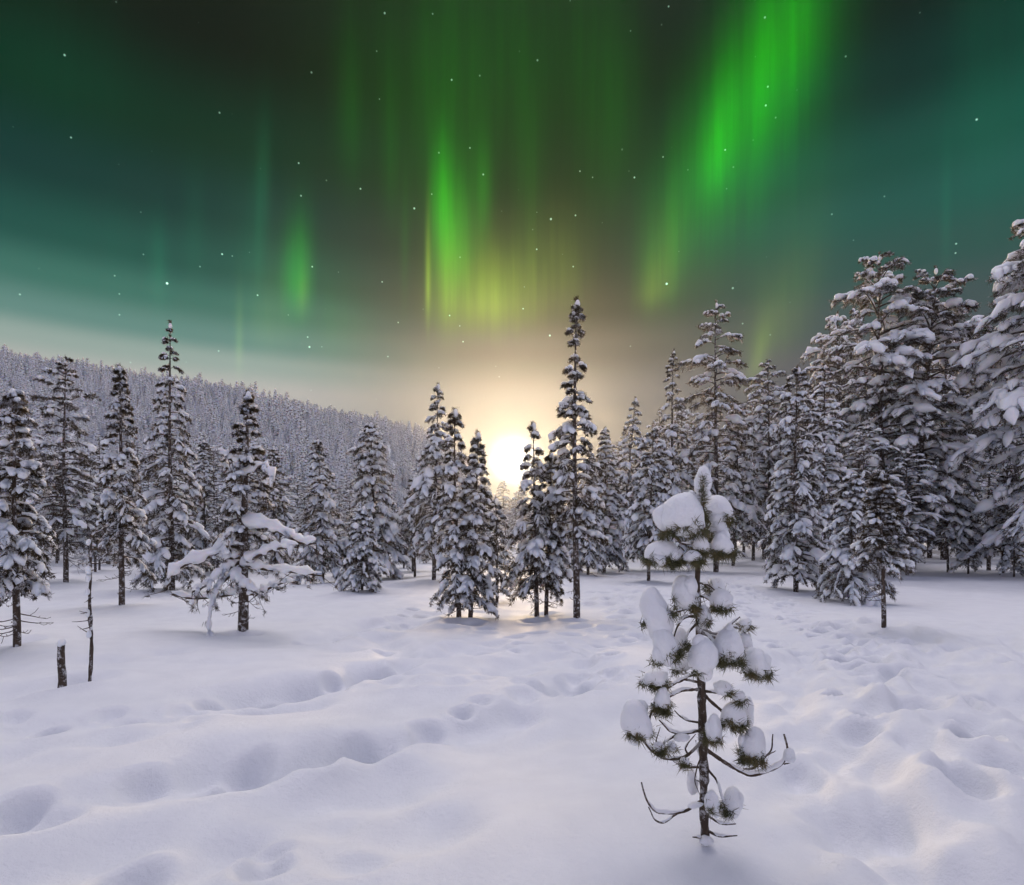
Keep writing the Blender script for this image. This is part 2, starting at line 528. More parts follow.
def ground_z(x, y):
    x = np.asarray(x, float); y = np.asarray(y, float)
    z = hill(x, y)
    z = z + vnoise(x * .10, y * .10, 3) * .30 * ss(y, 3, 16)
    z = z + vnoise(x * .45, y * .45, 1) * .12 + vnoise(x * 1.1, y * 1.1 + 7, 2) * .09 + vnoise(x * 3.1, y * 3.1, 4) * .014
    # wind-combed corrugation on the right of the trail
    wgt = ss(x - .28 * y, -.2, 1.2) * ss(-y, -13, -6) * ss(y, 2, 3)
    u = (x * .80 - y * .45)
    z = z + wgt * (vnoise(u * 2.2, (x * .45 + y * .8) * .9, 6) * .20 + vnoise(u * 5.2, (x * .45 + y * .8) * 2.6, 8) * .15 + vnoise(u * 10, (x * .45 + y * .8) * 6, 14) * .05)
    for x0, y0, x1, y1, w, h in HOL:
        dx, dy = x1 - x0, y1 - y0
        l2 = dx * dx + dy * dy
        t = np.clip(((x - x0) * dx + (y - y0) * dy) / l2, 0, 1)
        d2 = (x - x0 - t * dx) ** 2 + (y - y0 - t * dy) ** 2
        wv = w * (1 + .5 * vnoise(x * 2.4, y * 2.4, 9))
        z = z - 1.35 * h * (.2 + 1.6 * np.clip(vnoise(t * np.sqrt(l2) * 2.6 + x0, t * 0 + y0 * 3, 12) + .5, 0, 1)) * (np.exp(-(d2 / (1.25 * wv) ** 2) ** 1.15)) + h * .15 * np.exp(-d2 / (2.2 * w) ** 2)
    for x0, y0, rx, ry, h in SWL:
        z = z + .8 * h * np.exp(-((x - x0) / rx) ** 2 - ((y - y0) / ry) ** 2)
    return z


def prints_into(X, Y, Z):
    xs, ys = X[0], Y[:, 0]
    for x0, y0, r, h in PRINTS:
        i0, i1 = np.searchsorted(ys, [y0 - 3 * r, y0 + 3 * r]); j0, j1 = np.searchsorted(xs, [x0 - 3 * r, x0 + 3 * r])
        if i1 <= i0 or j1 <= j0: continue
        sx_, sy_ = X[i0:i1, j0:j1] - x0, Y[i0:i1, j0:j1] - y0
        d2 = (sx_ ** 2 + sy_ ** 2) / r ** 2
        Z[i0:i1, j0:j1] += -h * np.exp(-d2 ** 1.3) + h * .35 * np.exp(-((np.sqrt(d2) - 1.35) / .45) ** 2)


def axis(lo, hi, step, far_lo, far_hi, ratio=1.055):
    core = np.arange(lo, hi, step)
    out, s, p = [], step, hi
    while p < far_hi: out.append(p); s *= ratio; p += s
    out.append(far_hi)
    inn, s, p = [], step, lo
    while p > far_lo:
        s *= ratio; p -= s; inn.append(max(p, far_lo))
    return np.concatenate([inn[::-1], core, out])


gx = axis(-9, 11, .035, -185, 135)
gy = axis(1.6, 20, .035, -40, 142)
X, Y = np.meshgrid(gx, gy)
Z = ground_z(X, Y)
prints_into(X, Y, Z)
g = Geo()
ny, nx = X.shape
i, j = np.meshgrid(np.arange(ny - 1), np.arange(nx - 1), indexing='ij')
q = i * nx + j
g.add(np.stack([X, Y, Z], -1), np.stack([q, q + 1, q + nx + 1, q + nx], -1).reshape(-1, 4))
ground = link('ground', g.mesh('ground', M_GROUND))
ground['kind'] = 'structure'

# ------------------------------------------------------------------ trees
PROFILE = {
    'spire': lambda t: (1 - t) ** .75 * .95 + .05,
    'column': lambda t: np.minimum(1, ((1 - t) / .45) ** .8) * (.82 + .18 * np.sin(t * 9)) + .05,
    'pine': lambda t: np.minimum(1, ((1 - t) / .32) ** .65) * (.72 + .28 * np.minimum(1, t / .35)) + .04,
    'slim': lambda t: np.minimum(1, ((1 - t) / .8) ** .9) + .06,
}


def tree_geo(H, W, seed, prof='column', cb=.12, nb=90, snow=1.0, droop=1.0, clump=1.0, dead=0, lean=0.0, gap=.0, lod=1.0, tw=7,
             r0=None, rise=.25, top_sparse=0.0):
    """trunk, limbs, crown and snow of one conifer, base at the origin"""
    rng = np.random.default_rng(seed)
    r0 = r0 or (.0085 * H + .014)
    trunk, limbs, crown, snw, twigs = Geo(), Geo(), Geo(), Geo(), Geo()
    # trunk
    K = 14
    s = np.linspace(0, 1, K)
    ph = rng.uniform(0, 6, 2)
    axis_x = lean * s + .008 * H * np.sin(s * 4 + ph[0]) * s
    axis_y = .008 * H * np.sin(s * 3.4 + ph[1]) * s
    P = np.stack([axis_x, axis_y, s * H], -1); P[0, 2] = -.25
    trunk.tubes(P, r0 * (1 - s) ** .8 + .004, 9, lump=(r0 * .12, 6 / max(H, 1)))
    at = lambda t: np.stack([np.interp(t, s, axis_x), np.interp(t, s, axis_y), t * H], -1)
    # main branches
    t = cb + (1 - cb) * (np.arange(nb) + rng.random(nb)) / nb * .985
    if top_sparse: t = t[(t < 1 - top_sparse) | (rng.random(len(t)) < .55)]
    if gap: t = t[rng.random(len(t)) > gap * (vnoise(t * 14, t * 0 + seed % 97, 5) + .5)]
    n = len(t)
    t = t[rng.random(n) < .84]; n = len(t)
    az = np.arange(n) * 2.39996 + rng.uniform(-.5, .5, n)
    rel = (t - cb) / (1 - cb)
    L = W * PROFILE[prof](rel) * rng.uniform(.62, 1.12, n)
    L *= 1 + .35 * np.array(vnoise(np.cos(az) * 1.4 + t * 5, np.sin(az) * 1.4 + seed % 50, 2))
    D = np.stack([np.cos(az), np.sin(az), az * 0], -1)
    KB = 6
    bl = rng.lognormal(-.08, .42, n)                 # how much snow each bough carries
    u = np.linspace(0, 1, KB)
    ra = (rise + .55 * rel ** 2) * rng.uniform(.6, 1.3, n)
    dr = droop * (.75 - .25 * rel) * rng.uniform(.7, 1.3, n)
    BP = at(t)[:, None] + D[:, None] * (L[:, None] * u)[..., None]
    BP[..., 2] += L[:, None] * (ra[:, None] * u - dr[:, None] * u ** 2.2)
    BP += wob(BP, 2.2, seed % 13) * (.05 * L)[:, None, None] * u[None, :, None]
    rb = np.minimum(.022 * L + .004, r0 * .5)
    limbs.tubes(BP, rb[:, None] * (1 - .75 * u)[None], 4)
    tang = unit(np.gradient(BP, axis=1))

    def along(uu):                       # [n] parameters -> points, tangents
        kf = np.clip(uu * (KB - 1), 0, KB - 1.001); k0 = kf.astype(int); fr = (kf - k0)[:, None]
        ii = np.arange(n)
        return BP[ii, k0] * (1 - fr) + BP[ii, k0 + 1] * fr, tang[ii, k0]
    # twigs
    TP, TL = [], []
    for k in range(tw):
        uu = np.clip(.28 + .7 * (k + rng.random(n)) / tw, 0, 1)
        p, tg = along(uu)
        sd = np.where(rng.random(n) < .5, -1, 1) if k % 2 else np.where(k % 4 == 0, 1, -1) * np.ones(n)
        side = unit(np.cross(tg, np.array([0, 0, 1.]))) * sd[:, None]
        d = unit(tg * .75 + side * rng.uniform(.5, 1.1, n)[:, None] + np.array([0, 0, -1.]) * (.35 * droop * rng.uniform(.2, 1.4, n))[:, None])
        ln = L * rng.uniform(.24, .42, n) * (1.15 - .5 * uu) + .05
        TP.append(np.stack([p, p + d * (ln * .55)[:, None], p + d * ln[:, None] + np.array([0, 0, -1.]) * (ln * .28 * droop)[:, None]], 1)); TL.append(ln)
    tip, tg = along(np.full(n, .72))
    endp, te = along(np.full(n, 1.0))
    TP.append(np.stack([tip, (tip + endp) / 2, endp + te * (L * .08)[:, None]], 1)); TL.append(L * .36)
    TP = np.concatenate(TP); TL = np.concatenate(TL)
    limbs.tubes(TP, np.repeat((.004 + .005 * TL)[:, None], 3, 1) * np.array([1, .8, .5]), 3)
    # needles
    k = max(6, int(19 * lod))
    nl = np.clip(.40 * TL, .06, .22); nw = .019 / lod ** .5 * (.6 + .06 * H)
    for frac in (.3, .62, .95):
        kf = frac * 2; k0 = min(int(kf), 1)
        p = TP[:, k0] * (1 - (kf - k0)) + TP[:, k0 + 1] * (kf - k0)
        a = unit(TP[:, k0 + 1] - TP[:, k0])
        crown.tufts(p, a, k, nl, nw, rng)
    # leader shoot
    lt = at(np.linspace(.93, 1.0, 5))
    crown.tufts(lt, np.tile([[0, 0, 1.]], (5, 1)), k * 2, np.full(5, .09), nw, rng, spread=1.1)
    # snow riding on twigs and boughs
    BL = np.tile(bl, len(TP) // n)
    keep = rng.random(len(TP)) < np.clip(.95 * snow * BL ** .5, 0, 1)
    ns = int(keep.sum())
    KS = 6 if lod >= .8 else 5
    w = np.linspace(-.02, 1.06, KS)
    Q = TP[keep]
    S0 = Q[:, :1] * ((1 - w) * (1 - 2 * w))[None, :, None] + Q[:, 1:2] * (4 * w * (1 - w))[None, :, None] + Q[:, 2:] * (w * (2 * w - 1))[None, :, None]
    rs = (.026 + .112 * TL[keep]) * clump * BL[keep] ** .7 * rng.lognormal(-.1, .5, ns)
    rs = np.minimum(np.clip(rs, .015, .24 * clump), .02 + .36 * TL[keep])
    prof_r = np.sin(np.pi * np.linspace(.05, .97, KS)) ** .5 * np.linspace(.75, 1.1, KS)
    prof_r[0] *= .4; prof_r[-1] *= .25
    RS = rs[:, None] * prof_r[None] * rng.uniform(.75, 1.25, (ns, KS))
    S0 = S0 + np.array([0, 0, 1.]) * (rs * .62)[:, None, None]
    snw.tubes(S0, RS, 7 if lod >= .8 else 5, zs=.82, lump=(.03 * clump, 5.0, seed % 7))
    kb = rng.random(n) < .85 * snow
    Q = BP[kb][:, 1:]
    rr = (.013 + .036 * L[kb]) * clump * bl[kb] * rng.lognormal(0, .3, int(kb.sum()))
    rr = np.minimum(rr, (.02 + .055 * L[kb]) * clump)
    pr = np.array([.5, .8, 1, 1.15, .45])
    snw.tubes(Q + np.array([0, 0, 1.]) * (rr * .6)[:, None, None], rr[:, None] * pr[None] * rng.uniform(.7, 1.3, (len(rr), 5)), 6, zs=.8, lump=(.02 * clump, 5.0))
    # snow on the leader
    v0, f0 = ICO[1]
    snw.add(v0 * np.array([.05, .05, .10]) * clump + at(np.array([.985]))[0] + np.array([.02, -.03, 0]), f0)
    # dead twigs below the crown
    if dead:
        td = rng.uniform(.06, max(cb + .08, .1), dead)
        a = rng.uniform(0, 6.28, dead)
        ln = W * rng.uniform(.35, 1.0, dead)
        Dd = np.stack([np.cos(a), np.sin(a), a * 0], -1)
        p = at(td)[:, None] + Dd[:, None] * (ln[:, None] * u)[..., None]
        p[..., 2] += ln[:, None] * (-.45 * u[None] + rng.uniform(.0, .6, dead)[:, None] * u[None] ** 2)
        p += wob(p, 5, seed % 11) * .04 * u[None, :, None]
        twigs.tubes(p, (.006 + .006 * ln)[:, None] * (1 - .7 * u)[None], 4)
        for q_ in (2, 3, 4):
            e = p[:, q_]
            d = unit(Dd + rng.normal(size=Dd.shape) * .6)
            twigs.tubes(np.stack([e, e + d * (ln * .18)[:, None], e + d * (ln * .3)[:, None] + np.array([0, 0, .03])], 1), np.full((dead, 3), .004), 3)
    return trunk, limbs, crown, snw, twigs


PARTS = (('trunk', M_BARK), ('limbs', M_TWIG), ('crown', M_NEEDLE), ('snow_load', M_SNOW), ('dead_twigs', M_TWIG))
MIDMATS = [M_BARK, M_TWIG, M_NEEDLE, M_SNOW]


def plant(name, label, loc, geos, group='snowy trees around the clearing', rotz=0):
    root = thing(name, loc, label, 'tree', group, rotz)
    for (pn, m), gg in zip(PARTS, geos):
        if gg.n: link(pn, gg.mesh(pn, m, pn != 'crown'), root)
    return root


def base_at(px, py, depth=None):
    """where a trunk seen at a photo column and row meets the snow"""
    Yd = depth or F * CAMZ / (py - HY)
    for _ in range(6):
        xd = (px - CX) / F * Yd
        zz = float(ground_z(xd, Yd))
        if depth: break
        Yd = .5 * Yd + .5 * F * (CAMZ - zz) / (py - HY)
    return xd, Yd, float(ground_z(xd, Yd))


# (kind, label, px, base row, top column, top row, half width px, settings)
TREES = [
    ('snowy_pine', 'small pine at the left edge with fat snow pillows and bare low twigs', 18, 647, 12, 392, 34,
     dict(prof='column', cb=.24, nb=64, clump=1.35, dead=16, snow=.9)),
    ('snowy_pine', 'dark thinly snowed pine with an open crown and straight dark trunk left of the snag', 66, 582, 64, 358, 38,
     dict(prof='column', cb=.17, nb=90, clump=.8, snow=.55, droop=.7, dead=20)),
    ('snowy_pine', 'slender pine rising just behind the bare snag, curled dead twigs at its foot', 123, 606, 120, 367, 25,
     dict(prof='slim', cb=.2, nb=80, clump=1.0, dead=18, snow=.95)),
    ('snowy_pine', 'tallest pine of the left stand, with a sparse tip against the green sky', 172, 590, 169, 323, 31,
     dict(prof='slim', cb=.06, nb=120, snow=.85, clump=.95, top_sparse=.26)),
    ('snowy_spruce', 'narrow spruce half hidden between the tallest left pine and the gnarled pine', 207, 572, 203, 440, 24, dict(prof='spire', cb=.1, nb=90, clump=.9)),
    ('snowy_spruce', 'shadowed spruce just right of the gnarled pine, behind its long bough', 275, 572, 273, 446, 24, dict(prof='spire', cb=.1, nb=90, clump=.8, snow=.6)),
    ('snowy_spruce', 'cone shaped spruce standing alone right of the gnarled pine', 322, 583, 318, 440, 29, dict(prof='spire', cb=.08, nb=105, clump=1.0)),
    ('snowy_spruce', 'tall bushy spruce right behind the squat lumpy spruce', 374, 580, 372, 423, 29, dict(prof='column', cb=.07, nb=120, clump=1.0)),
    ('snowy_spruce', 'squat low spruce caked in round snow lumps', 362, 591, 364, 509, 21, dict(prof='column', cb=.06, nb=70, clump=1.25, dead=8)),
    ('snowy_spruce', 'small thin spruce with a bare lower trunk left of the sunlit pair', 415, 577, 413, 478, 22, dict(prof='spire', cb=.25, nb=80, clump=.9)),
    ('snowy_spruce', 'tall narrow spruce with a spindly tip just left of the sunlit pair', 434, 580, 437, 384, 27, dict(prof='slim', cb=.2, nb=115, clump=1.0, top_sparse=.2)),
    ('snowy_spruce', 'left and taller of the two spruces growing close together left of the sun', 459, 618, 454, 411, 30,
     dict(prof='spire', cb=.1, nb=68, clump=1.1, dead=8)),
    ('snowy_spruce', 'right and lower of the two spruces growing close together left of the sun', 470, 619, 479, 434, 29,
     dict(prof='spire', cb=.09, nb=64, clump=1.1, dead=8)),
    ('snowy_spruce', 'little drooping spruce at the right foot of the two close sunlit spruces', 497, 603, 496, 500, 15, dict(prof='column', cb=.1, nb=46, clump=1.0, dead=6)),
    ('snowy_spruce', 'hazy sunlit spruce right of the sun with curled dead twigs at its base', 537, 617, 532, 424, 28,
     dict(prof='slim', cb=.18, nb=62, clump=1.05, dead=18)),
    ('snowy_spruce', 'thin lower spruce squeezed between the hazy sunlit spruce and the tallest central one', 546, 616, 551, 455, 22,
     dict(prof='column', cb=.2, nb=70, clump=1.1, dead=10)),
    ('snowy_spruce', 'tallest central spruce with a layered spire tip and a long bare lower trunk', 577, 619, 574, 301, 31,
     dict(prof='spire', cb=.26, nb=96, clump=1.1, dead=12, droop=.8, gap=.25, top_sparse=.3)),
    ('snowy_spruce', 'hazy low spruce seen directly behind the trunk of the tallest central spruce', 563, 574, 564, 466, 22, dict(prof='column', cb=.1, nb=90)),
    ('snowy_spruce', 'hazy spruce just right of the trunk of the tallest central spruce', 588, 575, 589, 450, 21, dict(prof='spire', cb=.12, nb=95)),
    ('snowy_spruce', 'hazy spruce left of the snow plastered spruce, at the near side of the gap', 604, 573, 606, 428, 24, dict(prof='slim', cb=.1, nb=110)),
    ('snowy_spruce', 'snow plastered spruce left in the stand between tall spire and front sapling', 622, 570, 634, 398, 29, dict(prof='slim', cb=.1, nb=84, clump=.95)),
    ('snowy_spruce', 'stocky spruce with a dark bare stem seen just left of the front sapling', 648, 581, 652, 430, 27, dict(prof='column', cb=.22, nb=100, clump=1.05)),
    ('snowy_spruce', 'tapered spruce peaking above the left shoulder of the front sapling', 673, 571, 673, 350, 30, dict(prof='slim', cb=.1, nb=84, clump=.95)),
    ('snowy_pine', 'tall pine directly above the front sapling with one bough jutting right', 716, 572, 717, 301, 33, dict(prof='pine', cb=.15, nb=90, clump=.95, droop=.8)),
    ('snowy_spruce', 'slim grey stemmed spruce right behind the front sapling, lower than the jutting pine', 733, 566, 738, 405, 26, dict(prof='column', cb=.22, nb=100, clump=.9, snow=.75)),
    ('snowy_pine', 'round topped pine at the back, left of the broad snow covered spruce', 769, 563, 768, 360, 32, dict(prof='pine', cb=.15, nb=95, clump=1.0)),
    ('snowy_spruce', 'broad spruce clad in snow to the ground at the right of the trail', 796, 591, 795, 368, 36, dict(prof='column', cb=.05, nb=112, clump=1.05)),
    ('snowy_spruce', 'spruce close behind the right side of the broad snow covered spruce', 824, 578, 823, 365, 28, dict(prof='column', cb=.08, nb=95, clump=1.0)),
    ('snowy_spruce', 'low spruce with a wide skirt of boughs left of the thin right sapling', 852, 602, 851, 476, 38, dict(prof='spire', cb=.12, nb=76, clump=1.15, dead=10)),
    ('snowy_spruce', 'thin bare stemmed sapling standing out front at the right with short layered boughs', 884, 628, 880, 474, 27,
     dict(prof='slim', cb=.42, nb=56, clump=.85, dead=12, droop=.6)),
    ('snowy_pine', 'huge ragged pine behind the thin right sapling, with flat snow pads', 886, 571, 878, 253, 52,
     dict(prof='pine', cb=.14, nb=105, clump=1.2, droop=.75, snow=.74, dead=40, gap=.35, tw=8)),
    ('snowy_pine', 'huge dark pine standing between the ragged pine and the frame edge pine', 912, 573, 934, 268, 50,
     dict(prof='pine', cb=.2, nb=105, clump=1.15, droop=.75, snow=.7, dead=40, gap=.3, tw=8)),
    ('snowy_pine', 'giant pine cut by the right edge of the picture with heavy drooping boughs', 1060, 580, 1060, 214, 82,
     dict(prof='pine', cb=.12, nb=130, clump=1.25, droop=.9, snow=.8, tw=8)),
    ('snowy_pine', 'short pine with a round snow hood under the huge dark pine at the right', 948, 572, 946, 478, 27, dict(prof='pine', cb=.3, nb=60, clump=1.4)),
    ('snowy_spruce', 'bent little spruce under a single thick cap of snow near the right edge', 968, 574, 972, 510, 14, dict(prof='column', cb=.12, nb=30, clump=1.5)),
    ('snowy_spruce', 'young spruce under the boughs of the giant right edge pine', 1003, 573, 1002, 474, 22, dict(prof='spire', cb=.2, nb=70, clump=1.1)),
    ('snowy_spruce', 'tiny snow hooded spruce in the bottom corner of the right stand', 1014, 577, 1014, 522, 15, dict(prof='column', cb=.12, nb=34, clump=1.4)),
]
for k, (nm, lab, px, py, tx, ty, hw, kw) in enumerate(TREES):
    x, y, z = base_at(px, py)
    H = (HY - ty) / F * y + CAMZ - z
    W = hw / F * y
    lean = (tx - px) / F * y
    sc = y / 14.0                      # farther trees are bigger trees: scale the lump size with the real size
    kw = dict(kw); kw['clump'] = kw.get('clump', 1) * (.62 + .38 * sc) * .92
    plant(nm, lab, (x, y, z), tree_geo(H, W, 100 + k * 7, lean=lean, **kw))

# ---- the gnarled pine with long snow-laden boughs
GX, GY, GZ = base_at(243, 631)


def gpt(X_, Y_, dy=0.0):
    """a point of the gnarled pine, in metres from its base (X_, Y_ measured on an enlargement of it)"""
    px, py, k = 160 + X_ / 3.406, 380 + Y_ / 3.406, (GY + dy) / F
    return np.array([(px - CX) * k - GX, dy, CAMZ + (HY - py) * k - GZ])


geos = tree_geo(CAMZ + (HY - 393) / F * GY - GZ, 23 / F * GY, 77, prof='slim', cb=.40, nb=40, clump=.95, snow=.9, droop=.5, dead=14, rise=.1, lean=.06, r0=.085)
boughs = [
    ([(275, 560), (230, 545), (190, 580), (130, 600), (70, 620), (35, 655), (22, 700)], 19, -.5),
    ([(280, 490), (300, 475), (350, 482), (400, 497), (450, 527), (490, 547), (532, 540)], 20, -.45),
    ([(275, 620), (320, 592), (380, 567), (420, 557), (470, 556)], 17, -.7),
    ([(280, 612), (300, 620), (360, 637), (440, 642), (550, 656)], 14, -.2),
    ([(280, 705), (240, 722), (160, 732), (100, 735), (40, 720)], 13, -.3),
    ([(275, 640), (235, 662), (200, 692), (177, 740), (167, 830), (165, 884)], 9, -.75),
    ([(270, 610), (215, 640), (160, 690), (110, 712)], 13, -.65),
    ([(275, 640), (250, 657), (290, 690), (332, 716)], 16, -.8),
    ([(285, 720), (340, 716), (390, 690), (445, 672)], 14, .35),
    ([(275, 590), (215, 592), (235, 535), (243, 500)], 19, -.4),
    ([(275, 300), (265, 277), (230, 250), (192, 238)], 15, -.3),
    ([(278, 320), (262, 306), (212, 284)], 12, -.1),
    ([(282, 320), (300, 306), (340, 280), (370, 290), (390, 345)], 13, -.3),
    ([(282, 290), (300, 265), (332, 222)], 12, .1),
    ([(278, 430), (250, 410), (218, 420)], 13, -.2),
    ([(278, 410), (330, 385), (370, 395)], 11, .2),
    ([(280, 470), (240, 470), (200, 520), (180, 550)], 12, .3),
    ([(282, 520), (340, 520), (390, 540)], 10, .5),
]
rg = np.random.default_rng(5)
for pts, r, dep in boughs:
    n = len(pts)
    P = np.array([gpt(a, b_, dep * q_ / (n - 1)) for q_, (a, b_) in enumerate(pts)])
    tt = np.linspace(0, n - 1, 18)
    P = np.stack([np.interp(tt, np.arange(n), P[:, c]) for c in range(3)], -1)
    P[1:-1] = (P[:-2] + 2 * P[1:-1] + P[2:]) / 4
    P[1:-1] = (P[:-2] + 2 * P[1:-1] + P[2:]) / 4
    u = np.linspace(0, 1, 18)
    rm = 1.02 * r / 3.406 / F * GY
    geos[1].tubes(P + np.array([0, 0, -rm * .75]), .026 * (1 - .7 * u) + .006, 6)
    rad = rm * (1 - .25 * u) * (1 + .36 * rg.normal(size=18)) * np.minimum(1, np.minimum(u * 7 + .15, (1 - u) * 7 + .12))
    geos[3].tubes(P, np.maximum(rad, .006), 12, zs=.95, lump=(.020, 15.0))
    for q_ in range(5, 18, 5):                           # short side sprays, each with its own snow
        ax_ = unit(P[min(q_ + 1, 17)] - P[q_ - 1])
        sd_ = unit(np.cross(ax_, [0, 0, 1.])) * rg.choice([-1, 1])
        d = unit(ax_ * .8 + sd_ * rg.uniform(.3, 1.0) + np.array([0, 0, rg.uniform(-.9, .15)]))
        ln = rg.uniform(.10, .26)
        u5 = np.linspace(0, 1, 7)[:, None]
        tw5 = P[q_] + np.array([0, 0, -rm * .4]) + d * ln * u5 - np.array([0, 0, .25 * ln]) * u5 ** 2
        geos[1].tubes(tw5, .010 * (1 - .6 * u5[:, 0]), 5)
        rr5 = rg.uniform(.022, .045) * np.sin(np.pi * np.linspace(.08, .97, 7)) ** .5 * rg.uniform(.7, 1.3, 7)
        geos[3].tubes(tw5 + np.array([0, 0, .022]), rr5, 9, zs=.9, lump=(.010, 11.0))
        geos[2].tufts(tw5[3:], np.tile(d, (4, 1)), 22, np.full(4, .085), np.full(4, .009), rg)
    for q_ in range(3, 18, 2):                           # hanging bare twigs and thin needles
        d = unit(np.array([rg.normal() * .6, rg.normal() * .5, -rg.uniform(.3, 1)]))
        ln = rg.uniform(.10, .34)
        e = P[q_] + np.array([0, 0, -rm * .8])
        geos[1].tubes(np.stack([e, e + d * ln * .6, e + d * ln + np.array([.02, 0, .01])]), np.array([.007, .005, .003]), 4)
        if rg.random() < .5:
            geos[2].tufts((e + d * ln)[None], d[None], 16, np.array([.09]), np.array([.012]), rg)
        if rg.random() < .4:
            v0, f0 = ICO[1]
            geos[3].add(v0 * rg.uniform(.02, .045) + e + d * ln * .8, f0)
plant('gnarled_pine', 'gnarled pine with long sideways boughs thickly padded with snow', (GX, GY, GZ), geos)

# ---- dead snag and snow capped stump at the left
x, y, z = base_at(89, 684)
root = thing('dead_snag', (x, y, z), 'thin bare dead trunk with short broken twigs and a blob of snow near its top', 'dead tree')
Hs = (HY - 535) / F * y + CAMZ - z
rs_ = np.random.default_rng(3)
s = np.linspace(0, 1, 22)
ax = np.stack([.03 * s + .012 * np.sin(s * 9), .02 * np.sin(s * 5), s * Hs], -1); ax[0, 2] = -.2
g = Geo(); g.tubes(ax, (.021 - .011 * s) * (1 + .12 * rs_.normal(size=22)), 9, lump=(.004, 12)); link('trunk', g.mesh('snag_trunk', M_BARK), root)
for k in range(17):
    p = ax[rs_.integers(4, 21)]
    a = rs_.uniform(0, 6.28); ln = rs_.uniform(.05, .26)
    d = np.array([math.cos(a), math.sin(a) * .7, rs_.uniform(-.25, .3)])
    u = np.linspace(0, 1, 5)[:, None]
    gg = Geo(); gg.tubes(p + d * ln * u + np.array([0, 0, .12 * ln]) * u ** 2, .007 * (1 - .7 * u[:, 0]), 5)
    tw_ = link('twig', gg.mesh('snag_twig', M_TWIG), root)
gg = Geo()
v0, f0 = ICO[2]
for k, (fr, r) in enumerate(((.97, .022), (.8, .034), (.74, .028), (.52, .03), (.35, .028), (.62, .026))):
    w0 = v0 * np.array([r * .9, r * .9, r * 1.5]); gg.add(w0 + wob(w0, 25, k) * r * .2 + ax[int(fr * 21)] + np.array([-.012, -.018, 0]), f0)
link('snow_clumps', gg.mesh('snag_snow', M_SNOW), root)

x, y, z = base_at(62, 688)
root = thing('tree_stump', (x, y, z), 'short broken stump poking from the snow with a small white cap', 'stump')
Hs = 44 / F * y
s = np.linspace(0, 1, 9)
g = Geo(); g.tubes(np.stack([.006 * np.sin(s * 5), s * 0, -.15 + s * (Hs + .15)], -1), .036 * (1 - .12 * s) * (1 + .06 * rs_.normal(size=9)), 12, lump=(.006, 14))
g.tubes(np.array([[0, 0, Hs - .02], [0, 0, Hs], [0, 0, Hs + .001]]), np.array([.03, .03, .001]), 12)
link('trunk', g.mesh('stump_trunk', M_BARK), root)
gg = Geo(); w0 = v0 * np.array([.038, .038, .045]); gg.add(w0 + wob(w0, 30) * .006 + np.array([0, 0, Hs + .01]), f0)
link('snow_cap', gg.mesh('stump_snow', M_SNOW), root)

# ---- the front sapling
SX, SY, SZ = base_at(705, 842)
SM = SY / F
root = thing('pine_sapling', (SX, SY, SZ), 'young pine alone in the foreground with round snow balls on curved bare boughs', 'tree')
rs_ = np.random.default_rng(21)


def spt(px, py, dy=0.0):
    k = (SY + dy) / F
    return np.array([(px - CX) * k - SX, dy, CAMZ + (HY - py) * k - SZ])


tr = [(705, 850), (705, 838), (704, 800), (704, 770), (702.5, 735), (702, 700), (700.5, 665), (699, 635), (697.8, 600), (697.5, 566), (699, 540), (701, 515), (703, 490), (703.5, 474)]
tw_r = np.array([5.0, 4.8, 4.4, 4.2, 4.2, 4.0, 3.8, 3.4, 2.9, 2.6, 2.3, 2.0, 1.5, .8]) * SM
P = np.array([spt(*p) for p in tr])
tt = np.linspace(0, len(tr) - 1, 70)
P2 = np.stack([np.interp(tt, np.arange(len(tr)), P[:, c]) for c in range(3)], -1)
g = Geo(); g.tubes(P2, np.interp(tt, np.arange(len(tr)), tw_r) * (1 + .11 * rs_.normal(size=70)), 14, lump=(.0035, 40))
trunk = link('trunk', g.mesh('sapling_trunk', M_BARK), root)
Z1 = lambda X_, Y_: (610 + X_ / 3.053, 570 + Y_ / 3.053)

